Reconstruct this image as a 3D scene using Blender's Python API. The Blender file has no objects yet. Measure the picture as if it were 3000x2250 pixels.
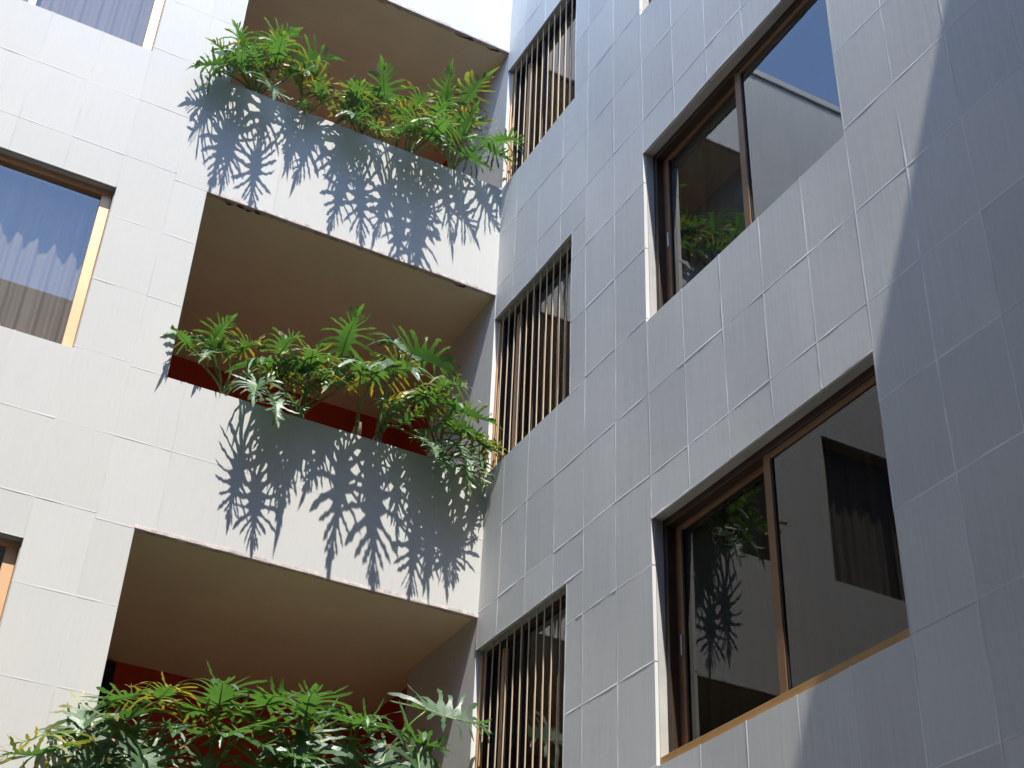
import bpy, bmesh, math, random
from mathutils import Vector, Matrix, noise

# ------------------------------------------------------------------ camera, sky, sun, exposure
scene = bpy.context.scene
col = scene.collection
R = math.radians

CAM = Vector((-3.9542, -8.2176, 0.0))          # eye height is z = 0, the paving lies at -1.65
YAW, PITCH, ROLL, FPX = 0.46661, 0.60098, 0.04534, 4098.4
fw = Vector((math.sin(YAW) * math.cos(PITCH), math.cos(YAW) * math.cos(PITCH), math.sin(PITCH)))
rt0 = Vector((math.cos(YAW), -math.sin(YAW), 0)); up0 = rt0.cross(fw)
rt = math.cos(ROLL) * rt0 + math.sin(ROLL) * up0
up = -math.sin(ROLL) * rt0 + math.cos(ROLL) * up0
cd = bpy.data.cameras.new('camera'); cam = bpy.data.objects.new('camera', cd); col.objects.link(cam)
cd.sensor_width = 36; cd.lens = FPX / 3000 * 36; cd.clip_start = 0.05; cd.clip_end = 3000
m = Matrix((rt, up, -fw)).transposed().to_4x4(); m.translation = CAM
cam.matrix_world = m
scene.camera = cam

SUN = Vector((0.080, 0.478, -1.0)).normalized()     # direction in which the sunlight travels
sun_el = math.asin(-SUN.z); sun_az = math.atan2(-SUN.x, -SUN.y)
world = bpy.data.worlds.new('World'); scene.world = world; world.use_nodes = True
wn = world.node_tree.nodes; wl = world.node_tree.links
sky = wn.new('ShaderNodeTexSky'); sky.sky_type = 'NISHITA'; sky.sun_disc = False
sky.sun_elevation = sun_el; sky.sun_rotation = sun_az
sky.altitude = 1500; sky.air_density = 1.0; sky.dust_density = 0.3; sky.ozone_density = 1.6
wl.new(sky.outputs[0], wn['Background'].inputs[0]); wn['Background'].inputs[1].default_value = 0.15
sd = bpy.data.lights.new('sun', 'SUN'); sun = bpy.data.objects.new('sun', sd); col.objects.link(sun)
sd.energy = 2.25; sd.angle = R(0.53); sd.color = (1.0, 0.96, 0.89)
sun.rotation_euler = SUN.to_track_quat('-Z', 'Y').to_euler(); sun.location = (-6, -20, 40)
scene.view_settings.view_transform = 'Standard'; scene.view_settings.look = 'None'
scene.view_settings.exposure = 2.1; scene.view_settings.gamma = 1.0
scene.render.engine = 'CYCLES'
scene.cycles.max_bounces = 8; scene.cycles.diffuse_bounces = 4; scene.cycles.transparent_max_bounces = 16

# ------------------------------------------------------------------ helpers
def ray(u, v):
    return ((u - 1500) / FPX * rt - (v - 1125) / FPX * up + fw).normalized()

def at_y(u, v, y):
    d = ray(u, v); return CAM + d * ((y - CAM.y) / d.y)

def tag(o, label=None, cat=None, group=None, kind=None):
    for k, v in (('label', label), ('category', cat), ('group', group), ('kind', kind)):
        if v: o[k] = v
    return o

def empty(name, loc, parent=None):
    o = bpy.data.objects.new(name, None); o.empty_display_size = 0.2; col.objects.link(o)
    if parent: o.parent = parent
    o.location = loc
    return o

def link(name, me, mats=None, parent=None, smooth=False):
    if mats is not None:
        for mt in (mats if isinstance(mats, (list, tuple)) else [mats]): me.materials.append(mt)
    if smooth:
        for p in me.polygons: p.use_smooth = True
    o = bpy.data.objects.new(name, me); col.objects.link(o)
    if parent:
        o.parent = parent
        w = parent
        off = Vector((0, 0, 0))
        while w: off += w.location; w = w.parent
        o.location = -off                 # meshes are written in world coordinates
    return o

class MB:
    def __init__(s): s.v = []; s.f = []; s.mi = []
    def add(s, vs, fs, mi=0):
        b = len(s.v); s.v += [tuple(p) for p in vs]
        for f in fs: s.f.append([b + i for i in f]); s.mi.append(mi)
    def box(s, x0, x1, y0, y1, z0, z1, mi=0):
        s.add([(x, y, z) for z in (z0, z1) for y in (y0, y1) for x in (x0, x1)],
              [(0, 2, 3, 1), (4, 5, 7, 6), (0, 1, 5, 4), (2, 6, 7, 3), (0, 4, 6, 2), (1, 3, 7, 5)], mi)
        return s
    def tube(s, pts, rad, n=6, mi=0, cap=True):
        rings = []
        b = len(s.v)
        for i, p in enumerate(pts):
            t = (pts[min(i + 1, len(pts) - 1)] - pts[max(i - 1, 0)]).normalized()
            a = t.orthogonal().normalized() if abs(t.z) > .95 else t.cross(Vector((0, 0, 1))).normalized()
            c = t.cross(a)
            r = rad[i] if isinstance(rad, (list, tuple)) else rad
            for k in range(n):
                th = 2 * math.pi * k / n
                s.v.append(tuple(p + r * (math.cos(th) * a + math.sin(th) * c)))
        for i in range(len(pts) - 1):
            for k in range(n):
                s.f.append([b + i * n + k, b + i * n + (k + 1) % n, b + (i + 1) * n + (k + 1) % n, b + (i + 1) * n + k]); s.mi.append(mi)
        if cap:
            s.f.append([b + k for k in range(n)][::-1]); s.mi.append(mi)
            e = b + (len(pts) - 1) * n
            s.f.append([e + k for k in range(n)]); s.mi.append(mi)
        return s
    def mesh(s, name):
        me = bpy.data.meshes.new(name); me.from_pydata(s.v, [], s.f)
        me.polygons.foreach_set('material_index', s.mi); me.update()
        return me
    def build(s, name, mats, parent=None, smooth=False):
        return link(name, s.mesh(name), mats, parent, smooth)

def bevel(o, w=0.003, seg=2):
    b = o.modifiers.new('bevel', 'BEVEL'); b.width = w; b.segments = seg; b.limit_method = 'ANGLE'
    return o

# ------------------------------------------------------------------ materials
def mat(name):
    m = bpy.data.materials.new(name); m.use_nodes = True
    nt = m.node_tree; nt.nodes.clear()
    out = nt.nodes.new('ShaderNodeOutputMaterial')
    return m, nt, out

def N(nt, typ, **kw):
    n = nt.nodes.new(typ)
    for k, v in kw.items(): setattr(n, k, v)
    return n

def ramp(nt, src, stops):
    r = N(nt, 'ShaderNodeValToRGB'); e = r.color_ramp.elements
    while len(e) < len(stops): e.new(.5)
    for i, (p, c) in enumerate(stops):
        e[i].position = p; e[i].color = (c, c, c, 1) if isinstance(c, (int, float)) else (*c, 1)
    nt.links.new(src, r.inputs[0]); return r.outputs[0]

def tex(nt, scale, stretch=(1, 1, 1), detail=4, rough=.6, loc=None):
    tc = N(nt, 'ShaderNodeTexCoord'); mp = N(nt, 'ShaderNodeMapping'); mp.inputs['Scale'].default_value = stretch
    nt.links.new(tc.outputs['Object'], mp.inputs[0])
    t = N(nt, 'ShaderNodeTexNoise'); t.inputs['Scale'].default_value = scale
    t.inputs['Detail'].default_value = detail; t.inputs['Roughness'].default_value = rough
    nt.links.new(mp.outputs[0], t.inputs['Vector'])
    return t.outputs['Fac']

def mixc(nt, fac, a, b, mode='MIX'):
    mx = N(nt, 'ShaderNodeMix', data_type='RGBA', blend_type=mode)
    for s, v in ((mx.inputs[0], fac), (mx.inputs[6], a), (mx.inputs[7], b)):
        if isinstance(v, (int, float)): s.default_value = v
        elif isinstance(v, tuple): s.default_value = (*v, 1)
        else: nt.links.new(v, s)
    return mx.outputs[2]

def math_(nt, op, a, b=None):
    n = N(nt, 'ShaderNodeMath', operation=op)
    for i, v in enumerate((a, b)):
        if v is None: continue
        if isinstance(v, (int, float)): n.inputs[i].default_value = v
        else: nt.links.new(v, n.inputs[i])
    return n.outputs[0]

def principled(nt, out, color, rough=.8, metal=0., spec=.3, bump=None, bstr=.2, bdist=.01):
    p = N(nt, 'ShaderNodeBsdfPrincipled')
    if isinstance(color, tuple): p.inputs['Base Color'].default_value = (*color, 1)
    else: nt.links.new(color, p.inputs['Base Color'])
    if isinstance(rough, (int, float)): p.inputs['Roughness'].default_value = rough
    else: nt.links.new(rough, p.inputs['Roughness'])
    p.inputs['Metallic'].default_value = metal; p.inputs['Specular IOR Level'].default_value = spec
    if bump is not None:
        b = N(nt, 'ShaderNodeBump'); b.inputs['Strength'].default_value = bstr; b.inputs['Distance'].default_value = bdist
        nt.links.new(bump, b.inputs['Height']); nt.links.new(b.outputs[0], p.inputs['Normal'])
    nt.links.new(p.outputs[0], out.inputs[0]); return p

def stone_material(name, base, warm, rough=.72, vary=.13, st=.07, bs=.05):
    m, nt, out = mat(name)
    oi = N(nt, 'ShaderNodeObjectInfo')
    streak = tex(nt, 3.0, (14, 14, .55), 5, .65)          # long rain streaks down the panels
    fine = tex(nt, 16.0, (7, 7, .5), 3, .6)               # sawn striations
    blot = tex(nt, 1.3, (1, 1, 1), 5, .55)
    spots = tex(nt, 38, (1, 1, .8), 2, .5)
    c = mixc(nt, ramp(nt, streak, [(.3, 0), (.7, 1)]), tuple(x * (1 - st) for x in base), tuple(min(1, x * (1 + st * .7)) for x in base))
    c = mixc(nt, ramp(nt, blot, [(.38, 0), (.68, 1)]), c, warm)
    c = mixc(nt, math_(nt, 'MULTIPLY', ramp(nt, fine, [(.35, 0), (.72, 1)]), .22), c, tuple(x * .8 for x in base))
    c = mixc(nt, math_(nt, 'MULTIPLY', ramp(nt, spots, [(.74, 0), (.8, 1)]), .45), c, tuple(x * .45 for x in base))
    v = math_(nt, 'ADD', math_(nt, 'MULTIPLY', oi.outputs['Random'], vary), 1 - vary / 2)
    hs = N(nt, 'ShaderNodeHueSaturation'); nt.links.new(v, hs.inputs['Value']); nt.links.new(c, hs.inputs['Color'])
    hgt = math_(nt, 'ADD', fine, math_(nt, 'MULTIPLY', streak, 2.2))
    principled(nt, out, hs.outputs[0], rough, 0, .25, hgt, bs, .004)
    return m

M_STONE = stone_material('honed_stone', (.48, .475, .455), (.495, .485, .455), vary=.05, st=.03)  # same stone on both wings, base lowered here to tame the sunlit face
M_STONE_B = stone_material('weathered_stone', (.615, .62, .605), (.645, .64, .61), vary=.11, st=.09, bs=.10)  # same stone, base raised to brighten the shaded wing, with stronger weathering streaks

def simple(name, c, rough=.8, metal=0., spec=.3, var=.12, scale=4, stretch=(1, 1, 1), bstr=.15):
    m, nt, out = mat(name)
    n = tex(nt, scale, stretch, 5, .6)
    cc = mixc(nt, ramp(nt, n, [(.3, 0), (.7, 1)]), tuple(x * (1 - var) for x in c), tuple(min(1, x * (1 + var)) for x in c))
    principled(nt, out, cc, rough, metal, spec, n, bstr, .004); return m

def mortar_material(name, dull, bright, lo, hi):
    m, nt, out = mat(name)
    n = tex(nt, 1.1, (1, 1, 1), 3, .6); f = tex(nt, 40, (1, 1, 1), 2, .5)
    c = mixc(nt, ramp(nt, n, [(lo, 0), (hi, 1)]), dull, bright)
    c = mixc(nt, math_(nt, 'MULTIPLY', f, .2), c, tuple(x * .7 for x in dull))
    principled(nt, out, c, .85, 0, .25, f, .2, .002); return m
M_MORTAR = mortar_material('pale_mortar', (.60, .605, .60), (.88, .88, .87), .42, .62)
M_MORTAR_A = mortar_material('cream_mortar', (.47, .465, .445), (.55, .55, .535), .45, .65)
M_CORE = simple('wall_render', (.42, .41, .39), .9)
M_SOFFIT = simple('soffit_plaster', (.74, .68, .47), .9, var=.06, scale=1.5)
M_EDGE = simple('chipped_edge', (.50, .43, .40), .9, var=.4, scale=14)
M_RED = simple('terracotta_paint', (.45, .05, .018), .75, var=.15, scale=2.5)
M_FLOOR = simple('terracotta_tile', (.42, .27, .17), .7, var=.15, scale=3)
M_BRONZE = simple('bronze_anodised', (.66, .40, .22), .42, .35, .4, var=.1, scale=6, stretch=(1, 1, .2), bstr=.03)
M_BRONZE_D = simple('dark_bronze', (.21, .115, .06), .45, .3, .4, var=.12, scale=6, bstr=.03)
M_RAIL = simple('ochre_rail', (.40, .225, .085), .5, .2, .4, bstr=.03)
M_BAR = simple('champagne_bar', (.62, .49, .35), .45, .2, .4, bstr=.03)
M_BLACKBRONZE = simple('black_bronze', (.055, .036, .024), .45, .3, .4, bstr=.03)
M_DARK = simple('dark_interior', (.05, .042, .035), .9)  # near-black base stands in for shade inside the rooms
M_GASKET = simple('black_gasket', (.012, .012, .012), .6, bstr=.0)
M_STEEL = simple('latch_metal', (.6, .6, .62), .35, .8, .5, bstr=.0)
M_SOIL = simple('potting_soil', (.045, .028, .016), 1, scale=25, var=.5, bstr=.8)
M_TRUNK = simple('scarred_trunk', (.16, .12, .075), .9, scale=30, var=.5, stretch=(1, 1, 2.5), bstr=.7)
M_PAVE = simple('paving', (.16, .15, .135), .9, scale=2)
M_BLOCK = simple('opposite_render', (.30, .27, .235), .9, scale=1.5)
M_SCRAP = simple('dry_fibre', (.10, .06, .03), 1, scale=20)

def curtain_material(name, c):
    m, nt, out = mat(name)
    d = N(nt, 'ShaderNodeBsdfDiffuse'); t = N(nt, 'ShaderNodeBsdfTranslucent'); mx = N(nt, 'ShaderNodeMixShader'); mx.inputs[0].default_value = .3
    n = tex(nt, 60, (1, 1, .05), 2, .5)
    cc = mixc(nt, n, tuple(x * .85 for x in c), c)
    nt.links.new(cc, d.inputs[0]); nt.links.new(cc, t.inputs[0])
    nt.links.new(d.outputs[0], mx.inputs[1]); nt.links.new(t.outputs[0], mx.inputs[2]); nt.links.new(mx.outputs[0], out.inputs[0])
    return m
M_CURTAIN = curtain_material('taupe_curtain', (.50, .435, .36))
M_CURTAIN_D = curtain_material('dark_curtain', (.10, .09, .075))

def glass_material(name, ior, tint, dirt=.02):
    m, nt, out = mat(name)
    fr = N(nt, 'ShaderNodeFresnel'); fr.inputs[0].default_value = ior
    tr = N(nt, 'ShaderNodeBsdfTransparent'); tr.inputs[0].default_value = (*tint, 1)
    gl = N(nt, 'ShaderNodeBsdfGlossy'); gl.inputs['Roughness'].default_value = 0.0
    wob = tex(nt, 1.1, (1, 1, 1), 1, .4)
    b = N(nt, 'ShaderNodeBump'); b.inputs['Strength'].default_value = .012; b.inputs['Distance'].default_value = .05
    nt.links.new(wob, b.inputs['Height']); nt.links.new(b.outputs[0], gl.inputs['Normal'])
    ge = N(nt, 'ShaderNodeNewGeometry')                     # only the outward face of a pane mirrors, so that light still passes through it
    a = N(nt, 'ShaderNodeMixShader'); nt.links.new(math_(nt, 'MULTIPLY', fr.outputs[0], math_(nt, 'SUBTRACT', 1.0, ge.outputs['Backfacing'])), a.inputs[0]); nt.links.new(tr.outputs[0], a.inputs[1]); nt.links.new(gl.outputs[0], a.inputs[2])
    df = N(nt, 'ShaderNodeBsdfDiffuse'); df.inputs[0].default_value = (.5, .5, .47, 1)
    dn = tex(nt, 5, (6, 6, .3), 4, .6)
    e = N(nt, 'ShaderNodeMixShader'); nt.links.new(math_(nt, 'MULTIPLY', ramp(nt, dn, [(.35, 0), (.75, 1)]), dirt), e.inputs[0])
    nt.links.new(a.outputs[0], e.inputs[1]); nt.links.new(df.outputs[0], e.inputs[2]); nt.links.new(e.outputs[0], out.inputs[0])
    return m
M_GLASS_HI = glass_material('tinted_glass', 2.5, (.75, .75, .75), .03)
M_GLASS_LO = glass_material('smoked_glass', 1.6, (.6, .6, .58), .015)
M_GLASS_BAR = glass_material('plain_glass', 1.3, (.7, .7, .68), .01)
M_GLASS_L = glass_material('clear_glass', 2.3, (.86, .86, .86), .02)

def leaf_material():
    m, nt, out = mat('split_leaf')
    oi = N(nt, 'ShaderNodeObjectInfo')
    sep = N(nt, 'ShaderNodeSeparateColor'); nt.links.new(oi.outputs['Color'], sep.inputs[0])   # red channel: how far the leaf has yellowed
    at = N(nt, 'ShaderNodeAttribute', attribute_name='tip')
    n = tex(nt, 7, (1, 1, 1), 3, .6); rnd = oi.outputs['Random']
    g = mixc(nt, rnd, (.030, .085, .032), (.055, .135, .030))
    g = mixc(nt, ramp(nt, n, [(.35, 0), (.7, 1)]), g, (.080, .130, .070))
    yel = math_(nt, 'MULTIPLY', sep.outputs[0], ramp(nt, math_(nt, 'ADD', n, math_(nt, 'MULTIPLY', at.outputs['Fac'], .45)), [(.55, 0), (.95, 1)]))
    g = mixc(nt, yel, g, (.40, .27, .03))
    dry = ramp(nt, math_(nt, 'MULTIPLY', math_(nt, 'ADD', n, math_(nt, 'MULTIPLY', rnd, .15)), at.outputs['Fac']), [(.54, 0), (.66, 1)])
    g = mixc(nt, dry, g, (.42, .24, .07))
    tr = mixc(nt, .5, g, (.15, .38, .015)); tr = mixc(nt, yel, tr, (.70, .44, .02))
    p = N(nt, 'ShaderNodeBsdfPrincipled'); nt.links.new(g, p.inputs['Base Color'])
    p.inputs['Roughness'].default_value = .48; p.inputs['Specular IOR Level'].default_value = .75
    t = N(nt, 'ShaderNodeBsdfTranslucent'); nt.links.new(tr, t.inputs[0])
    bp = N(nt, 'ShaderNodeBump'); bp.inputs['Strength'].default_value = .3; bp.inputs['Distance'].default_value = .01
    nt.links.new(tex(nt, 14, (1, 1, 1), 3, .5), bp.inputs['Height']); nt.links.new(bp.outputs[0], p.inputs['Normal'])
    mx = N(nt, 'ShaderNodeMixShader'); mx.inputs[0].default_value = .30
    nt.links.new(p.outputs[0], mx.inputs[1]); nt.links.new(t.outputs[0], mx.inputs[2]); nt.links.new(mx.outputs[0], out.inputs[0])
    return m
M_LEAF = leaf_material()
M_RIB = simple('leaf_rib', (.20, .30, .10), .45, spec=.5, bstr=.0)
M_STALK = simple('leaf_stalk', (.13, .19, .05), .45, spec=.5, scale=9, bstr=.05)

# ------------------------------------------------------------------ dimensions (metres above the eye)
H = 2.9
ZT, ZP, WB = 7.133, 5.416, -2.486            # balcony: underside of fascia, top of parapet, free end
ZWT, ZWB, Y0, Y1 = 6.881, 5.408, -2.240, -4.184     # sliding windows
YB = -1.260                                   # barred windows
XL, XL2 = -3.130, -5.080                      # windows of the sunlit wing
ROOF = 11.295
GROUND = -1.65
SUNNY_END = -6.647
SHADY_END = -7.70
ROWS = [5.44 + .5855 * n for n in range(-13, 11)]

# ------------------------------------------------------------------ ground
g = MB(); g.add([(-400, -400, GROUND), (400, -400, GROUND), (400, 400, GROUND), (-400, 400, GROUND)], [(0, 1, 2, 3)])
tag(g.build('ground', M_PAVE), kind='structure')

# ------------------------------------------------------------------ walls made of stone panels
def subtract(r, holes):
    rs = [r]
    for (a0, a1, b0, b1) in holes:
        nx = []
        for (x0, x1, z0, z1) in rs:
            if a1 <= x0 + 1e-6 or a0 >= x1 - 1e-6 or b1 <= z0 + 1e-6 or b0 >= z1 - 1e-6: nx.append((x0, x1, z0, z1)); continue
            if z0 < b0: nx.append((x0, x1, z0, b0))
            if b1 < z1: nx.append((x0, x1, b1, z1))
            m0, m1 = max(z0, b0), min(z1, b1)
            if x0 < a0: nx.append((x0, a0, m0, m1))
            if a1 < x1: nx.append((a1, x1, m0, m1))
        rs = nx
    return rs

def cells(cols, rows, holes):
    res = []
    for i in range(len(cols) - 1):
        for j in range(len(rows) - 1):
            x0, x1 = cols[i], cols[i + 1]; z0, z1 = rows[j], rows[j + 1]
            for (a0, a1, b0, b1) in holes:                # a panel next to an opening is cut to it, no slivers
                if a0 < x1 - .01 and a1 > x0 + .01:
                    if abs(b0 - z0) < .1: z0 = b0
                    if abs(b0 - z1) < .1: z1 = b0
                    if abs(b1 - z0) < .1: z0 = b1
                    if abs(b1 - z1) < .1: z1 = b1
            for (a0, a1, b0, b1) in holes:
                if b0 < z1 - .01 and b1 > z0 + .01:
                    if abs(a0 - x0) < .06: x0 = a0
                    if abs(a0 - x1) < .06: x1 = a0
                    if abs(a1 - x0) < .06: x0 = a1
                    if abs(a1 - x1) < .06: x1 = a1
            if x1 - x0 < .02 or z1 - z0 < .02: continue
            res += subtract((x0, x1, z0, z1), holes)
    return res

def clad(parent, name, cols, rows, holes, place, wave, stone, mortar, in_view, seed, jit, tilt, gap=.0035):
    """place(a, z, d) -> world point, d = how far the point stands in front of the nominal wall face"""
    rng = random.Random(seed)
    core = empty(name, (0, 0, 0), parent)
    rest = MB(); joint = MB(); big = []
    for (a0, a1, z0, z1) in cells(cols, rows, holes):
        nx = max(1, round((a1 - a0) / .1)); nz = max(1, round((z1 - z0) / .12))
        base = rng.gauss(0, jit); ta = rng.gauss(0, tilt); tz = rng.gauss(0, tilt)
        ac, zc = (a0 + a1) / 2, (z0 + z1) / 2
        b = MB(); vs = []; T = .026
        A0, A1, Z0, Z1 = a0 + gap, a1 - gap, z0 + gap, z1 - gap
        for j in range(nz + 1):
            for i in range(nx + 1):
                a = A0 + (A1 - A0) * i / nx; z = Z0 + (Z1 - Z0) * j / nz
                vs.append(place(a, z, base + ta * (a - ac) + tz * (z - zc) + wave(a, z)))
        fs = [(j * (nx + 1) + i, j * (nx + 1) + i + 1, (j + 1) * (nx + 1) + i + 1, (j + 1) * (nx + 1) + i) for j in range(nz) for i in range(nx)]
        rim = [i for i in range(nx + 1)] + [(j + 1) * (nx + 1) - 1 for j in range(1, nz + 1)] + \
              [nz * (nx + 1) + i for i in range(nx - 1, -1, -1)] + [j * (nx + 1) for j in range(nz - 1, 0, -1)]
        nb = len(vs)
        for r_ in rim:
            j, i = divmod(r_, nx + 1)
            vs.append(place(A0 + (A1 - A0) * i / nx, Z0 + (Z1 - Z0) * j / nz, -T))
        L = len(rim)
        for k in range(L): fs.append((rim[(k + 1) % L], rim[k], nb + k, nb + (k + 1) % L))
        if in_view(ac, zc):
            b.add(vs, fs); big.append(b)
        else: rest.add(vs, fs)
        # mortar bead along the lower and the far edge of the panel, flush in places and proud in others
        for horiz in (True, False):
            segs = 4
            lo, hi = (a0, a1) if horiz else (z0, z1)
            e = z0 if horiz else a1
            w = rng.uniform(.0045, .0085)
            pr = [wave(*(((lo + (hi - lo) * s / segs), e) if horiz else (e, lo + (hi - lo) * s / segs))) + max(-.0002, rng.gauss(.0008, .0005)) for s in range(segs + 1)]
            for s in range(segs):
                p = lo + (hi - lo) * s / segs; q = lo + (hi - lo) * (s + 1) / segs
                def P(t, o, d): return place(t, e + o, d) if horiz else place(e + o, t, d)
                d0, d1 = pr[s], pr[s + 1]
                vs2 = [P(p, -w, d0 - .0012), P(p, -w * .45, d0), P(p, w * .45, d0), P(p, w, d0 - .0012),
                       P(q, -w, d1 - .0012), P(q, -w * .45, d1), P(q, w * .45, d1), P(q, w, d1 - .0012)]
                joint.add(vs2, [(0, 4, 5, 1), (1, 5, 6, 2), (2, 6, 7, 3)])
    for b in big:
        link('stone_panel', b.mesh('stone_panel'), stone, core)
    if rest.v: tag(rest.build('stone_panel_field', stone, core), kind='stuff')
    tag(joint.build('mortar_joint', mortar, core), kind='stuff')
    return core

def hole_boxes(rect, holes, mk):
    b = MB()
    for (a0, a1, z0, z1) in subtract(rect, holes): mk(b, a0, a1, z0, z1)
    return b

# sunlit wing: face y = 0, runs to -x; shaded wing: face x = 0, runs to -y
sunny = empty('apartment_wing', (SUNNY_END / 2, 0, GROUND))
tag(sunny, 'sunlit cream stone wing with plant filled open balconies', 'building')
shady = empty('apartment_wing', (0, SHADY_END / 2, GROUND))
tag(shady, 'grey stone wing in slanting light with barred and sliding windows', 'building')

FL = (1, 0, -1)
holes_a = [(WB, 0.5, ZP + k * H, ZT + k * H) for k in FL] + [(XL2, XL, 5.421 + k * H, 6.876 + k * H) for k in FL]
holes_b = [(YB, .5, ZP + k * H, 6.884 + k * H) for k in FL] + [(Y1, Y0, ZWB + k * H, ZWT + k * H) for k in FL]

cols_a = [-.391 * n for n in range(18)][::-1]
cols_a[-1] = -0.004
cols_b = [0] + [-.300 - .3884 * n for n in range(19)] + [SHADY_END]
cols_b = sorted(set(c for c in cols_b if c >= SHADY_END))

def wave_a(x, z):
    return .0010 * math.sin(2.3 * x + 1.1 * z) + .0008 * math.sin(-1.7 * x + 2.9 * z + 1)
def wave_b(y, z):
    return (.0020 * math.sin(4.1 * y + 2.0 * z + .6) + .0016 * math.sin(-3.0 * y + 3.1 * z + 2.0)
            + .0012 * math.sin(6.7 * y - 1.3 * z) + .0030 * math.sin(1.4 * y + .5 * z + 1.0)
            + .0011 * math.sin(9.0 * y + 4.0 * z + 1.3)) * .9

clad(sunny, 'cladding', cols_a, ROWS, holes_a, lambda a, z, d: (a, -d, z), wave_a, M_STONE, M_MORTAR_A,
     lambda a, z: a > -5.2 and z > 1.6, 3, .0001, .0003)
clad(shady, 'cladding', cols_b, ROWS, holes_b, lambda a, z, d: (-d, a, z), wave_b, M_STONE_B, M_MORTAR,
     lambda a, z: a > -6.0 and z > 1.2, 8, .0002, .0004)

# solid wall behind the panels
core_a = [(a0, a1, b0, b1 + (.030 if a1 > 0 else 0)) for (a0, a1, b0, b1) in holes_a]
hole_boxes((SUNNY_END, 0, GROUND, ROOF), core_a, lambda b, a0, a1, z0, z1: b.box(a0, a1, .027, .24, z0, z1)).build('wall', M_CORE, sunny)
hole_boxes((SHADY_END - .0, 0.0, GROUND, ROOF), holes_b, lambda b, a0, a1, z0, z1: b.box(.027, .24, a0, a1, z0, z1)).build('wall', M_CORE, shady)
# the plain base below the lowest row of panels is covered by the wall itself; copings
bevel(MB().box(SUNNY_END, -.03, -.03, .30, ROOF + .001, ROOF + .09).build('coping', M_STONE, sunny), .006)
bevel(MB().box(-.03, .30, SHADY_END, .30, ROOF + .0015, ROOF + .092).build('coping', M_STONE_B, shady), .006)
# shell that closes the rooms
b = MB(); b.box(SUNNY_END, 0, .24, 5.2, 11.0, 11.2); b.box(SUNNY_END, .2, 5.2, 5.4, GROUND, 11.2); b.box(SUNNY_END - .2, SUNNY_END, .03, 5.4, GROUND, 11.2)
b.build('roof', M_CORE, sunny)
b = MB(); b.box(.24, 5.2, SHADY_END, 0.0, 11.005, 11.205); b.box(5.2, 5.4, SHADY_END, 5.4, GROUND, 11.2); b.box(.24, 5.2, SHADY_END - .2, SHADY_END, GROUND, 11.2)
b.box(.2, 5.2, 0.0, 5.4, 11.0, 11.2); b.box(.2, 5.2, 5.2, 5.4, GROUND, 11.0)
b.build('roof', M_CORE, shady)
for k in (-2, -1, 0, 1):
    zf = ZT + (k - 1) * H
    MB().box(SUNNY_END, XL + .25, .24, 5.2, zf + .14, zf + .30).build('floor_slab', M_DARK, sunny)
    MB().box(.24, 5.2, SHADY_END, -.003, zf + .14, zf + .30).build('floor_slab', M_DARK, shady)

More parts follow.
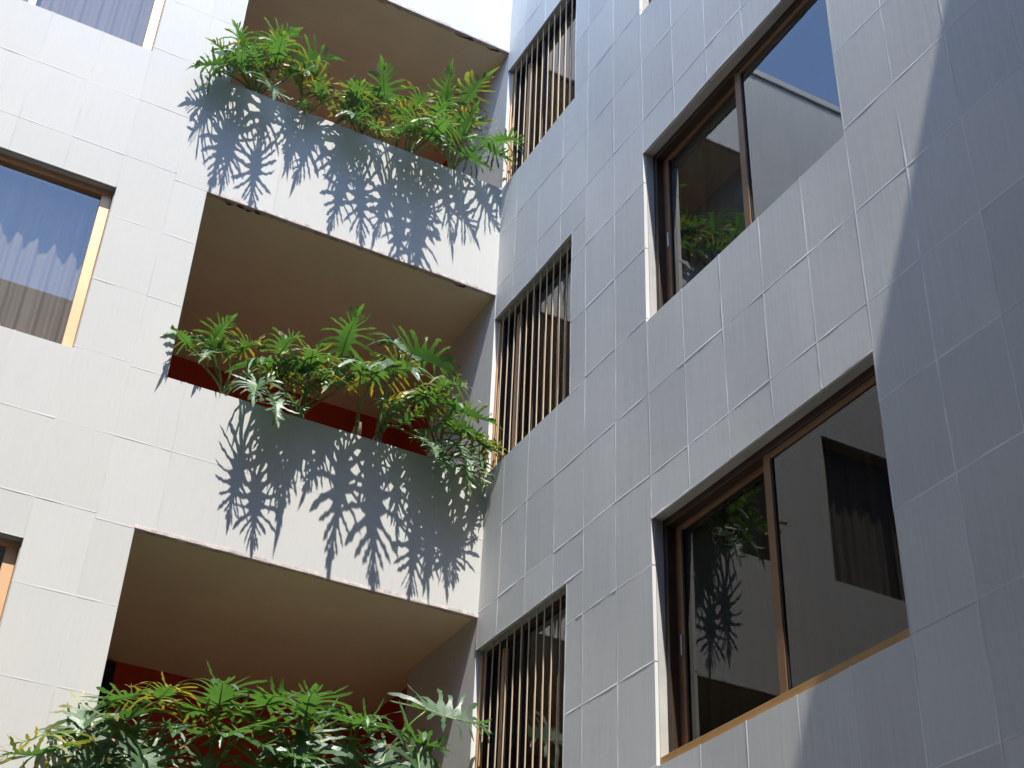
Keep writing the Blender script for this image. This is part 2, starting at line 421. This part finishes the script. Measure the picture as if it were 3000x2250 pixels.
# ------------------------------------------------------------------ balconies
rng = random.Random(5)
for k in FL:
    zt, zp, zf = ZT + k * H, ZP + k * H, ZT + (k - 1) * H + .30
    bal = empty('balcony', (WB / 2, 0, zf), sunny)
    MB().box(WB - .15, .30, .24, 2.30, zt + .018, zt + .14).build('soffit', M_SOFFIT, bal)
    # ragged lip where the panels end below the fascia
    e = MB(); n = 60
    xs = [WB + (0.0 - WB) * i / n for i in range(n + 1)]
    dep = [.046 + .006 * rng.random() + (.012 if rng.random() < .12 else 0) for _ in xs]
    low = [zt + .002 - .004 * rng.random() for _ in xs]
    for i in range(n):
        x0, x1 = xs[i], xs[i + 1]
        st = [.022 + .012 * noise.noise(Vector((x * 5.1, k * 3.0, 0))) + .004 * noise.noise(Vector((x * 40, k, 1))) for x in (x0, x1)]
        e.add([(x0, -.0024, low[i]), (x1, -.0024, low[i + 1]), (x1, -.0022, zt + st[1]), (x0, -.0022, zt + st[0]),
               (x0, .004, low[i]), (x1, .004, low[i + 1]), (x1, .002, zt + st[1] + .003), (x0, .002, zt + st[0] + .003)],
              [(0, 1, 2, 3), (0, 4, 5, 1), (3, 2, 6, 7)])
        vs = [(x0, .004, low[i]), (x1, .004, low[i + 1]), (x1, dep[i + 1], low[i + 1] + .004), (x0, dep[i], low[i] + .004),
              (x0, .0275, zt + .03), (x1, .0275, zt + .03), (x1, dep[i + 1] + .004, zt + .03), (x0, dep[i] + .004, zt + .03)]
        e.add(vs, [(0, 3, 2, 1), (2, 3, 7, 6), (0, 1, 5, 4)])
    e.build('fascia_lip', M_EDGE, bal)
    MB().box(WB, -.001, .0515, .24, zt + .017, zt + .0299).build('soffit_strip', M_SOFFIT, bal)
    MB().box(WB - .15, WB, .2405, 2.27, zf, zt + .0179).build('side_wall', M_STONE, bal)
    MB().box(WB - .15, .30, 2.27, 2.40, zf, zt + .0178).build('back_wall', M_RED, bal)
    sw = MB().box(0.0, .2395, .0005, 1.18, zf - .1, zt + .14).build('side_wall', M_STONE_B, bal)
    MB().box(.125, .30, 1.18, 2.27, zf, zt + .0177).build('side_wall', M_RED, bal)
    MB().box(WB - .15, .125, .24, 2.27, zf - .1, zf).build('floor', M_FLOOR, bal)
    # planter trough behind the parapet
    p = MB(); p.box(WB, -.002, .24, .50, zf, zp - .16); p.build('planter', M_SOIL, bal)
    MB().box(WB, -.0025, .50, .56, zf + .001, zp - .04).build('planter_wall', M_RED, bal)
    if k == -1:
        d = MB(); d.box(-2.48, -2.0, 2.225, 2.268, zf + .002, zt - .015); d.build('door', M_GASKET, bal)  # black panel paints in the darkness of the doorway
    # fibrous scraps caught at the lip
    if k >= 0:
        for (x, l) in ([(-2.32, .16), (-2.16, .13), (-.36, .12)] if k == 0 else [(-.55, .24), (-.22, .16), (-1.9, .1)]):
            pts = [Vector((x + l * t, .045 + .012 * math.sin(7 * t), zt + .006 + .01 * math.sin(9 * t + x))) for t in [i / 6 for i in range(7)]]
            sc = MB(); sc.tube(pts, [.004, .010, .013, .008, .014, .011, .003], 5)
            sc.build('debris', M_SCRAP, bal)

# ------------------------------------------------------------------ windows of the sunlit wing
def frame_box(name, parent, m, *boxes, bw=.003):
    b = MB()
    for q in boxes: b.box(*q)
    o = b.build(name, m, parent); bevel(o, bw); return o

def curtain(name, pts_fn, a0, a1, z0, z1, mt, seed, label, group):
    rng = random.Random(seed); n = int((a1 - a0) / .0125); b = MB(); nz = 8
    ph = 0; prof = []
    for i in range(n + 1):
        ph += .62 + .35 * noise.noise(Vector((i * .06, seed, 0)))
        prof.append(.026 * math.sin(ph) + .010 * math.sin(2.3 * ph + 1))
    for j in range(nz + 1):
        z = z0 + (z1 - z0) * j / nz
        for i in range(n + 1):
            a = a0 + (a1 - a0) * i / n
            b.v.append(tuple(pts_fn(a, prof[i] * (.75 + .25 * (1 - j / nz)) + .006 * math.sin(a * 9 + z * 2), z)))
    for j in range(nz):
        for i in range(n):
            b.f.append([j * (n + 1) + i, j * (n + 1) + i + 1, (j + 1) * (n + 1) + i + 1, (j + 1) * (n + 1) + i]); b.mi.append(0)
    o = b.build(name, mt, None, True)
    so = o.modifiers.new('cloth', 'SOLIDIFY'); so.thickness = .002
    tag(o, label, 'curtain', group); return o

CUR_L = {1: 'taupe curtain in the topmost window of the sunlit wall', 0: 'pleated taupe curtain half in sun behind the glass reflecting blue sky',
         -1: 'taupe curtain in the lowest window of the sunlit wall'}
for k in FL:
    z0, z1 = 5.421 + k * H, 6.876 + k * H
    w = empty('window', (XL, .08, z0), sunny)
    xm = -4.078
    f = MB()
    f.box(XL - .075, XL - .001, .075, .135, z0 + .034, z1 - .045); f.box(XL2 + .001, XL2 + .075, .075, .135, z0 + .034, z1 - .045)
    f.box(XL2 + .001, XL - .001, .073, .137, z0 + .001, z0 + .034); f.box(XL2 + .001, XL - .001, .073, .137, z1 - .045, z1 - .001)
    bevel(f.build('frame', M_BRONZE, w), .003)
    frame_box('mullion', w, M_BRONZE, (xm - .028, xm + .028, .070, .130, z0 + .0345, z1 - .0455))
    MB().box(xm + .0285, XL - .0755, .098, .104, z0 + .0342, z1 - .0452).build('pane', M_GLASS_L, w)
    MB().box(XL2 + .0755, xm - .0285, .108, .114, z0 + .0342, z1 - .0452).build('pane', M_GLASS_L, w)
    curtain('curtain', lambda a, d, z: (a, .26 + d, z), XL2 - .1, XL + .12, z0 - .05, z1 + .03, M_CURTAIN, 11 + k, CUR_L[k], 'curtains behind the sunlit windows')

# ------------------------------------------------------------------ windows of the shaded wing
CUR_R = {1: 'dark curtain in the topmost sliding window of the grey wall', 0: 'dark curtain in the sliding window reflecting roofline and blue sky',
         -1: 'dark curtain in the sliding window reflecting a window and foliage'}
for k in FL:
    z0, z1 = ZWB + k * H, ZWT + k * H
    w = empty('window', (.08, Y0, z0), shady)
    gm = M_GLASS_LO if k == -1 else M_GLASS_HI
    f = MB()
    f.box(.078, .175, Y0 - .040, Y0 - .001, z0 + .053, z1 - .05); f.box(.078, .175, Y1 + .001, Y1 + .035, z0 + .053, z1 - .05)
    f.box(.078, .177, Y1 + .0008, Y0 - .0008, z1 - .05, z1 - .001)
    bevel(f.build('frame', M_BLACKBRONZE, w), .003)
    bevel(MB().box(.024 if k == -1 else .055, .177, Y1 + .0008, Y0 - .0008, z0 + .001, z0 + .052).build('sill_rail', M_RAIL, w), .003)
    ym = -3.215
    # fixed leaf (in front) and sliding leaf (behind)
    def leaf(xa, ya, yb, name, st):
        s = empty(name, (xa, (ya + yb) / 2, z0), w)
        q = MB(); s0, s1 = st
        q.box(xa, xa + .03, yb - s1, yb, z0 + .0525, z1 - .0505); q.box(xa, xa + .03, ya, ya + s0, z0 + .0525, z1 - .0505)
        q.box(xa + .001, xa + .029, ya + s0, yb - s1, z0 + .0525, z0 + .078); q.box(xa + .001, xa + .029, ya + s0, yb - s1, z1 - .090, z1 - .0505)
        bevel(q.build('sash', M_BRONZE_D, s), .002)
        MB().box(xa + .012, xa + .018, ya + s0 - .004, yb - s1 + .004, z0 + .074, z1 - .086).build('pane', gm, s)
        MB().box(xa + .004, xa + .0115, ya + s0, ya + s0 + .008, z0 + .078, z1 - .09).build('gasket', M_GASKET, s)
        MB().box(xa + .004, xa + .0115, yb - s1 - .012, yb - s1, z0 + .078, z1 - .09).build('gasket', M_GASKET, s)
        return s
    leaf(.088, Y1 + .036, ym + .030, 'fixed_leaf', (.012, .058))
    leaf(.132, ym - .03, Y0 - .041, 'sliding_leaf', (.05, .062))
    bevel(MB().box(.122, .1315, Y0 - .088, Y0 - .076, z0 + .62, z0 + .74).build('latch', M_STEEL, w), .003)
    curtain('curtain', lambda a, d, z: (.34 + d, a, z), Y1 - .15, Y0 + .15, z0 - .05, z1 + .05, M_CURTAIN_D, 31 + k, CUR_R[k], 'curtains behind the sliding windows')
    # barred window in the corner
    z0, z1 = ZP + k * H, 6.884 + k * H
    c = empty('barred_window', (.05, -.63, z0), shady)
    f = MB()
    bevel(MB().box(.034, .075, -.030, -.001, z0 + .03, z1 - .04).build('corner_post', M_BRONZE, c), .003)
    f.box(.0755, .14, -.036, -.001, z0 + .03, z1 - .04); f.box(.075, .14, YB + .001, YB + .036, z0 + .03, z1 - .04)
    f.box(.078, .14, YB + .0005, -.0005, z0 + .001, z0 + .03); f.box(.078, .14, YB + .0005, -.0005, z1 - .04, z1 - .001)
    bevel(f.build('frame', M_BLACKBRONZE, c), .003)
    bevel(MB().box(.085, .13, -.545, -.495, z0 + .03, z1 - .04).build('mullion', M_BLACKBRONZE, c), .003)
    bevel(MB().box(.105, .14, -.235, -.195, z0 + .03, z1 - .04).build('mullion', M_BRONZE, c), .003)
    MB().box(.112, .118, YB + .036, -.545, z0 + .03, z1 - .04).build('pane', M_GLASS_HI, c)
    MB().box(.142, .148, -.495, -.036, z0 + .03, z1 - .04).build('pane', M_GLASS_BAR, c)
    grille = empty('grille', (.03, -.63, z0), c)
    for i in range(11):
        y = -.097 - .1035 * i
        bend = [rng.gauss(0, .0025) for _ in range(3)]
        pts = [Vector((.032 + bend[0] * 0, y, z0 + .002)), Vector((.032, y + bend[0], z0 + .45)), Vector((.032, y + bend[1], z0 + .95)), Vector((.032, y, z1 - .002))]
        o = MB()
        for p, q in zip(pts, pts[1:]):
            o.add([(p.x - .0038, p.y - .0032, p.z), (p.x + .0038, p.y - .0032, p.z), (p.x + .0038, p.y + .0032, p.z), (p.x - .0038, p.y + .0032, p.z),
                   (q.x - .0038, q.y - .0032, q.z), (q.x + .0038, q.y - .0032, q.z), (q.x + .0038, q.y + .0032, q.z), (q.x - .0038, q.y + .0032, q.z)],
                  [(0, 1, 5, 4), (1, 2, 6, 5), (2, 3, 7, 6), (3, 0, 4, 7)])
        o.build('bar', M_BAR, grille)
    MB().box(.9, .95, YB - .3, -.01, z0 - .3, z1 + .3).build('dark_backing', M_DARK, c)  # dark sheet added behind the glass to stand for the unlit room

# ------------------------------------------------------------------ the wing behind the photographer (casts the shade on the grey wall)
blk = empty('apartment_wing', (-3, -12, GROUND))
tag(blk, 'plain rendered wing over an open arcade, with an unseen side wing added', 'building')
MB().box(-14, -6.66, -7.754, 5.4, GROUND, 11.38).build('wall', M_BLOCK, blk)  # unseen side wing, added to block low skylight on the grey wall
MB().box(-14, -.001, -17, -7.755, 1.45, 11.38).build('wall', M_BLOCK, blk)
for x in (-12.5, -9.2, -6.0, -1.4):
    bevel(MB().box(x - .2, x + .2, -8.35, -7.95, GROUND, 1.449).build('column', M_BLOCK, blk), .02)
MB().box(-14, 0, -17, -15, GROUND, 1.449).build('arcade_wall', M_BLOCK, blk)

# ------------------------------------------------------------------ split-leaf plants
def leaf_mesh(seed, fold, droop, curl, twist=.75):
    rng = random.Random(seed); b = MB(); tip = []
    n = 10
    def prof(t): return (.42 + .21 * math.sin(math.pi * min(1, t * 1.15 + .12))) * (1 - .55 * max(0, t - .45) / .55)
    for sgn in (-1, 1):
        lob = []
        for i in range(n):
            t = i / (n - 1)
            mid = .0 + .62 * t ** 1.1
            ang = R(152 - 130 * t ** .85 + rng.gauss(0, 2.5))
            lob.append((mid, ang, prof(t) * (1 + rng.gauss(0, .06)), .0275 * (1 + rng.gauss(0, .18)) * (1 - .2 * t)))
        def dirv(a): return Vector((sgn * math.sin(a), math.cos(a), 0))
        sin_ = [Vector((sgn * .012, -.02, 0))]
        for i in range(n - 1):
            ma = (lob[i][0] + lob[i + 1][0]) / 2; aa = (lob[i][1] + lob[i + 1][1]) / 2
            L = min(lob[i][2], lob[i + 1][2])
            sin_.append(Vector((0, ma, 0)) + dirv(aa) * L * rng.uniform(.16, .27))
        sin_.append(Vector((sgn * .045, .68, 0)))
        for i, (mid, ang, L, hw) in enumerate(lob):
            m0 = 0 if i == 0 else (lob[i - 1][0] + mid) / 2
            m1 = .66 if i == n - 1 else (lob[i + 1][0] + mid) / 2
            A = Vector((0, m0, 0)); B = Vector((0, m1, 0)); S0, S1 = sin_[i], sin_[i + 1]
            rows = [(A, B, 0.), (S0, S1, 0.)]
            c0 = (S0 + S1) / 2; tipp = Vector((0, mid, 0)) + dirv(ang) * L
            ax = (tipp - c0); ln = ax.length; ax.normalize(); px = Vector((-ax.y, ax.x, 0)) * (1 if sgn > 0 else -1)
            # px points from the S0 side to the S1 side
            if (S1 - S0).dot(px) < 0: px = -px
            for s, wl_, wr in ((.2, .85, .8), (.38, .62, 1.10), (.54, 1.25, .62), (.68, .70, 1.25), (.82, 1.0, .62), (.92, .45, .5)):
                cc = c0 + ax * ln * s + px * (.05 * L * s * s)
                rows.append((cc - px * hw * wl_ * rng.uniform(.85, 1.15), cc + px * hw * wr * rng.uniform(.85, 1.15), s))
            wob = rng.gauss(0, .085); tw = rng.gauss(0, twist); base = len(b.v)
            for (p, q, s) in rows:
                for v, e_ in ((p, -1), (q, 1)): b.v.append((v.x, v.y, wob * s * s + e_ * tw * hw * min(1, 2.2 * s))); tip.append(s)
            e = c0 + ax * ln + px * .05 * L
            b.v.append((e.x, e.y, wob)); tip.append(1.)
            for r_ in range(len(rows) - 1):
                o = base + 2 * r_
                fc = [o, o + 1, o + 3, o + 2]
                b.f.append(fc if sgn < 0 else fc[::-1]); b.mi.append(0)
            o = base + 2 * (len(rows) - 1)
            fc = [o, o + 1, o + 2]; b.f.append(fc if sgn < 0 else fc[::-1]); b.mi.append(0)
    # terminal lobe
    base = len(b.v)
    for (x, y, s) in ((-.045, .68, 0), (.0, .66, 0), (.045, .68, 0), (-.035, .76, .3), (.045, .76, .3), (-.045, .84, .6), (.03, .86, .6), (0, .97, 1)):
        b.v.append((x, y, 0)); tip.append(s)
    for f_ in ([0, 1, 3], [1, 4, 3], [1, 2, 4], [3, 4, 6, 5], [5, 6, 7]):
        b.f.append([base + i for i in f_]); b.mi.append(0)
    # rib standing proud below and above the blade
    base = len(b.v); K = 8
    for i in range(K + 1):
        y = -.02 + .80 * i / K; w = .013 * (1 - .8 * i / K)
        for (x, z) in ((-w, .002), (0, .007), (w, .002), (0, -.010 * (1 - .7 * i / K))): b.v.append((x, y, z)); tip.append(0)
    for i in range(K):
        for j in range(4):
            b.f.append([base + 4 * i + j, base + 4 * i + (j + 1) % 4, base + 4 * i + 4 + (j + 1) % 4, base + 4 * i + 4 + j]); b.mi.append(1)
    vs = []
    for (x, y, z) in b.v:
        r2 = x * x
        zz = z + fold * abs(x) - curl * r2 * 1.9 - droop * (max(0, y) ** 2) * .55 - .10 * curl * max(0, -y)
        vs.append((x * (1 - .22 * fold), y, zz + .018 * math.sin(9 * y + 7 * abs(x) + seed)))
    b.v = vs
    me = b.mesh('leaf')
    a = me.attributes.new('tip', 'FLOAT', 'POINT'); a.data.foreach_set('value', tip)
    me.materials.append(M_LEAF); me.materials.append(M_RIB)
    for p in me.polygons: p.use_smooth = True
    me.update(); return me

LEAVES = [leaf_mesh(s, f, d, c) for s, f, d, c in
          ((1, .75, .5, .7), (2, .5, .8, .6), (3, .95, .5, .8), (4, .6, 1.0, .7), (5, .85, .7, .9), (6, .4, .6, .7), (7, 1.0, .9, .7), (8, .65, .4, .5))]
FLAT = [leaf_mesh(s, f, d, c, .3) for s, f, d, c in ((11, .30, .2, .2), (12, .18, .35, .3), (13, .38, .3, .4), (14, .25, .15, .25), (15, .45, .3, .3))]
prng = random.Random(77)

def add_leaf(plant, base, az, el, ln, roll, yellow, crown, flat=False):
    a, e = R(az), R(el)
    t = Vector((math.sin(a) * math.cos(e), -math.cos(a) * math.cos(e), math.sin(e)))
    side = Vector((math.cos(a), math.sin(a), 0))
    nrm = side.cross(t)
    if nrm.z < 0 and abs(el) < 89: nrm = -nrm
    side = t.cross(nrm)
    q = Matrix.Rotation(R(roll), 3, t)
    side, nrm = q @ side, q @ nrm
    me = FLAT[prng.randrange(len(FLAT))] if el < -24 or flat else LEAVES[prng.randrange(len(LEAVES))]
    o = bpy.data.objects.new('leaf', me); col.objects.link(o); o.parent = plant
    M = Matrix((side, t, nrm)).transposed().to_4x4()
    o.rotation_euler = M.to_euler(); o.scale = (ln * prng.uniform(.86, 1.0), ln, ln); o.location = base - plant.location
    o.color = (yellow, 0, 0, 1)
    # leaf stalk from the crown of the plant to the base of the blade
    d = (base - crown).length
    start = crown + Vector((prng.uniform(-.025, .025), prng.uniform(-.02, .02), prng.uniform(-.03, .02)))
    c1 = start + Vector((0, 0, .35 * d)) + (base - start) * .15
    c2 = base - t * .18 * d - Vector((0, 0, .12 * d)) - (base - start) * .1
    pts = []
    for i in range(10):
        s = i / 9
        pts.append(start * (1 - s) ** 3 + c1 * 3 * s * (1 - s) ** 2 + c2 * 3 * s * s * (1 - s) + base * s ** 3)
    tb = MB(); tb.tube(pts, [.011 - .005 * i / 9 for i in range(10)], 6)
    tb.build('leaf_stalk', M_STALK, plant, True)

def make_plants(k, plants, leaves):
    zp = ZP + k * H
    objs = []
    for (x, h, label) in plants:
        c = Vector((x, .34, zp - .16))
        p = empty('split_leaf_plant', c)
        tag(p, label, 'plant', 'split leaf plants in the balcony planters')
        top = Vector((x + prng.uniform(-.02, .02), .16, zp + h))
        tr = MB(); pts = [c.lerp(top, i / 7) for i in range(8)]
        tr.tube([Vector(v) for v in pts], [.034 + .004 * (i % 2) for i in range(7)] + [.02], 9)
        tr.build('trunk', M_TRUNK, p, True)
        objs.append((p, top))
    for (u, v, y, az, el, ln, *r) in leaves:
        base = at_y(u, v, y)
        roll = r[0] if r else prng.uniform(-12, 12); yel = r[1] if len(r) > 1 else (.0 if prng.random() < .7 else prng.uniform(.1, .45))
        p, top = min(objs, key=lambda a: abs(a[1].x - base.x) + .3 * prng.random())
        if -60 < az < 60 and -20 < el < 27: el = el * .6 - 6
        if k == -1:
            if el <= -25: el = max(-80, el - 24)
            if (u * 7 + v * 3) % 10 < (4.2 if el < -35 else 1.5): continue            # keep the thicket open
        add_leaf(p, base, az + prng.uniform(-8, 8), el + prng.uniform(-6, 6), ln * (1.22 if k == -1 else 1.06), roll, yel, top, k == -1)

def crop(ox, oy, s, rows): return [(ox + a * s, oy + b * s, *r) for (a, b, *r) in rows]

top_leaves = crop(580, 80, .226, [
    (590, 320, -.05, -25, 18, .36), (920, 240, .0, 20, 16, .40), (1020, 420, -.12, -15, 15, .42, 0, .4), (1330, 460, -.05, 45, 18, .42),
    (480, 440, -.10, -65, 10, .30, 0, .7), (420, 480, -.15, -85, -20, .38), (270, 560, -.15, -75, -55, .34), (640, 590, -.22, -15, -35, .32),
    (950, 760, -.25, 0, -55, .34), (1320, 560, -.15, 0, -40, .30, 0, 1.), (1400, 560, -.1, 60, -35, .42), (1600, 950, -.10, -30, -5, .38, 0, .5),
    (1950, 1000, -.12, -5, 25, .38), (2100, 980, -.05, 50, 10, .38), (1380, 1060, -.1, -30, -15, .24), (760, 420, .05, -40, 5, .34),
    (700, 520, -.02, -10, -5, .45), (1180, 640, -.02, 10, -10, .42), (560, 480, -.22, -20, 0, .36)])
top_leaves += crop(1030, 180, .226, [
    (430, 550, -.05, -25, 30, .46), (800, 640, -.10, 0, 18, .44), (1060, 710, -.08, 5, 20, .38), (1210, 590, .05, -25, 55, .42), (1450, 540, .05, 20, 48, .42),
    (200, 690, -.10, -60, 8, .38, 0, .4), (640, 940, -.18, -30, -30, .38), (880, 820, -.05, 30, 10, .30, 0, 1.), (1000, 990, -.20, -20, -25, .38),
    (1150, 940, -.25, -5, -60, .28), (1440, 960, -.10, 0, 40, .34), (1400, 1170, -.15, 62, -25, .38), (1830, 1040, -.12, 40, 8, .36),
    (1720, 1090, -.16, 65, -22, .34), (1330, 820, .05, 10, 15, .32, 0, 1.), (1560, 840, .08, 40, 20, .26, 0, 1.), (100, 560, -.05, -30, 20, .40),
    (560, 760, -.05, 20, 5, .36, 0, .9), (250, 830, -.20, 10, -35, .36), (1250, 1010, -.12, 20, -20, .40), (760, 900, -.26, 0, -5, .42),
    (1080, 900, -.32, 5, -8, .44), (60, 760, -.2, -25, -15, .34)])

mid_leaves = crop(470, 880, .226, [
    (340, 570, .06, -35, 18, .30), (650, 560, .14, 15, 38, .36), (700, 640, .05, -40, -42, .32), (860, 690, .08, -75, 0, .32), (1040, 680, .10, 0, 20, .36, 0, .6),
    (1210, 840, -.08, 40, 22, .38), (1550, 690, -.05, 0, 14, .42), (1930, 890, -.10, -15, 18, .50, 0, .3), (1250, 1060, -.22, -20, -58, .34), (1470, 1240, -.25, 12, -62, .36),
    (1900, 950, -.10, -70, -15, .42, 0, .5), (1560, 1000, .0, -30, -15, .40), (1700, 1050, -.06, 10, -30, .36), (2080, 820, .0, 50, 15, .36), (1380, 900, .02, 60, 0, .34),
    (2150, 1080, -.15, -50, -10, .34, 0, .6), (1600, 1180, -.18, 40, -45, .32)])
mid_leaves += crop(950, 880, .3255, [
    (165, 460, -.05, -10, 30, .48), (690, 450, .0, 190, 62, .46, 5), (780, 480, -.02, 80, -14, .50), (440, 700, -.12, 0, 14, .44, 0, .6), (800, 890, -.10, 10, 8, .42, 0, .8),
    (950, 900, -.05, 72, -10, .40), (1150, 990, -.05, 85, 5, .42), (700, 1110, -.12, 0, 2, .32), (130, 770, -.12, -40, -20, .36), (1100, 1130, -.18, 20, -30, .38),
    (960, 1280, -.25, -15, -42, .34), (1190, 1300, -.22, 20, -52, .36), (1270, 1230, -.08, 55, 8, .34, 0, .4), (1400, 1300, -.1, 40, -35, .30, 0, 1.), (1280, 1440, -.22, 5, -68, .34),
    (1400, 1390, -.15, 30, -72, .34), (1080, 1390, -.2, -10, -45, .32), (560, 620, .05, 30, 25, .36, 0, .5), (600, 960, -.02, -30, -10, .34), (920, 960, -.05, -20, 25, .36),
    (40, 690, -.1, -45, 0, .38), (1000, 1180, -.1, -40, -25, .34),
    (330, 660, -.26, -5, -2, .44), (620, 640, -.32, 0, -4, .46), (1040, 800, -.28, 10, -6, .42), (1180, 1180, -.12, 30, -20, .36)])

low_leaves = crop(60, 1900, .2893, [
    (900, 570, -.10, 30, 14, .36), (700, 630, -.15, -20, -32, .38), (620, 570, -.12, -50, 10, .34), (380, 880, -.22, -65, -15, .34, 0, 1.), (1200, 690, -.18, -40, -15, .44),
    (1400, 510, -.08, 0, 14, .34, 0, 1.), (2010, 590, -.15, -20, 12, .54), (760, 930, -.25, -10, -50, .38), (1250, 1100, -.3, 10, -55, .38), (2120, 890, -.25, -25, -12, .48),
    (480, 980, -.25, -55, -30, .40), (1100, 840, -.15, 0, -38, .38), (1350, 960, -.08, 20, -30, .40), (1600, 780, -.05, -10, -12, .42), (900, 780, -.05, -20, -30, .40),
    (1000, 1120, -.2, -30, -42, .38), (1700, 1050, -.12, -10, -30, .42), (560, 820, -.12, -40, -18, .34), (700, 1150, -.25, -20, -50, .36), (1500, 1180, -.25, 5, -50, .36),
    (1850, 1130, -.2, 0, -40, .4), (1700, 640, -.02, 20, 0, .36), (330, 1060, -.3, -60, -20, .38), (900, 1230, -.3, -10, -40, .38), (1250, 1260, -.3, 0, -40, .40)])
low_leaves += crop(600, 1900, .3617, [
    (500, 450, -.12, 0, 4, .50), (820, 510, -.15, -10, 10, .42), (870, 660, -.22, -30, -28, .48), (880, 390, -.05, 40, 12, .34), (1190, 640, -.18, 0, 4, .50), (1500, 620, -.12, 0, 8, .40, 0, .3),
    (1800, 500, -.15, 75, -8, .50, 48), (1720, 870, -.28, 10, -38, .58), (1480, 810, -.2, -40, -28, .38), (1150, 790, -.22, 0, -58, .38), (680, 900, -.2, -10, -10, .40), (1300, 930, -.2, 10, -35, .40),
    (900, 930, -.22, -15, -30, .40), (480, 950, -.25, -10, -30, .40), (250, 730, -.2, 20, -15, .46), (1000, 560, -.05, 30, 0, .38), (640, 620, -.1, 15, -20, .40), (330, 560, -.05, -30, -5, .36),
    (1600, 720, -.1, 30, -20, .40), (1080, 900, -.12, 30, -25, .40), (700, 760, -.06, 0, -25, .40), (1400, 1000, -.25, 0, -45, .4), (1180, 1010, -.25, -20, -45, .4), (560, 1060, -.25, 0, -45, .4), (1000, 1060, -.28, 10, -45, .4),
    (1750, 1050, -.3, 20, -45, .42), (760, 1080, -.28, -10, -40, .4)])

make_plants(1, [(-2.25, .06, 'bushy split leaf plant spilling over the free end of the topmost balcony'),
                (-1.80, .05, 'split leaf plant with one yellow leaf in the topmost balcony planter'),
                (-1.28, .05, 'split leaf plant midway along the topmost balcony planter'),
                (-.85, .06, 'split leaf plant with orange tinged leaves in the topmost planter'),
                (-.42, .06, 'split leaf plant reaching toward the bars in the topmost balcony')], top_leaves)
make_plants(0, [(-2.02, .10, 'small split leaf plant by the red wall at the middle balcony end'),
                (-1.45, .05, 'pale leaved plant hanging over the middle balcony parapet'),
                (-.98, .22, 'tallest split leaf plant on a thick trunk in the middle balcony'),
                (-.82, .20, 'split leaf plant on the slimmer trunk beside the tallest one'),
                (-.32, .05, 'dense drooping plant beside the middle barred window')], mid_leaves)
make_plants(-1, [(-2.25, .12, 'split leaf plant with orange tipped leaf over the lowest balcony end'),
                 (-1.75, .12, 'broad split leaf plant in the lowest planter below the dark doorway'),
                 (-1.2, .12, 'broad split leaf plant midway along the lowest planter'),
                 (-.7, .12, 'split leaf plant with upright lobes in the lowest planter'),
                 (-.25, .12, 'large pale split leaf plant beside the lowest barred window')], low_leaves)
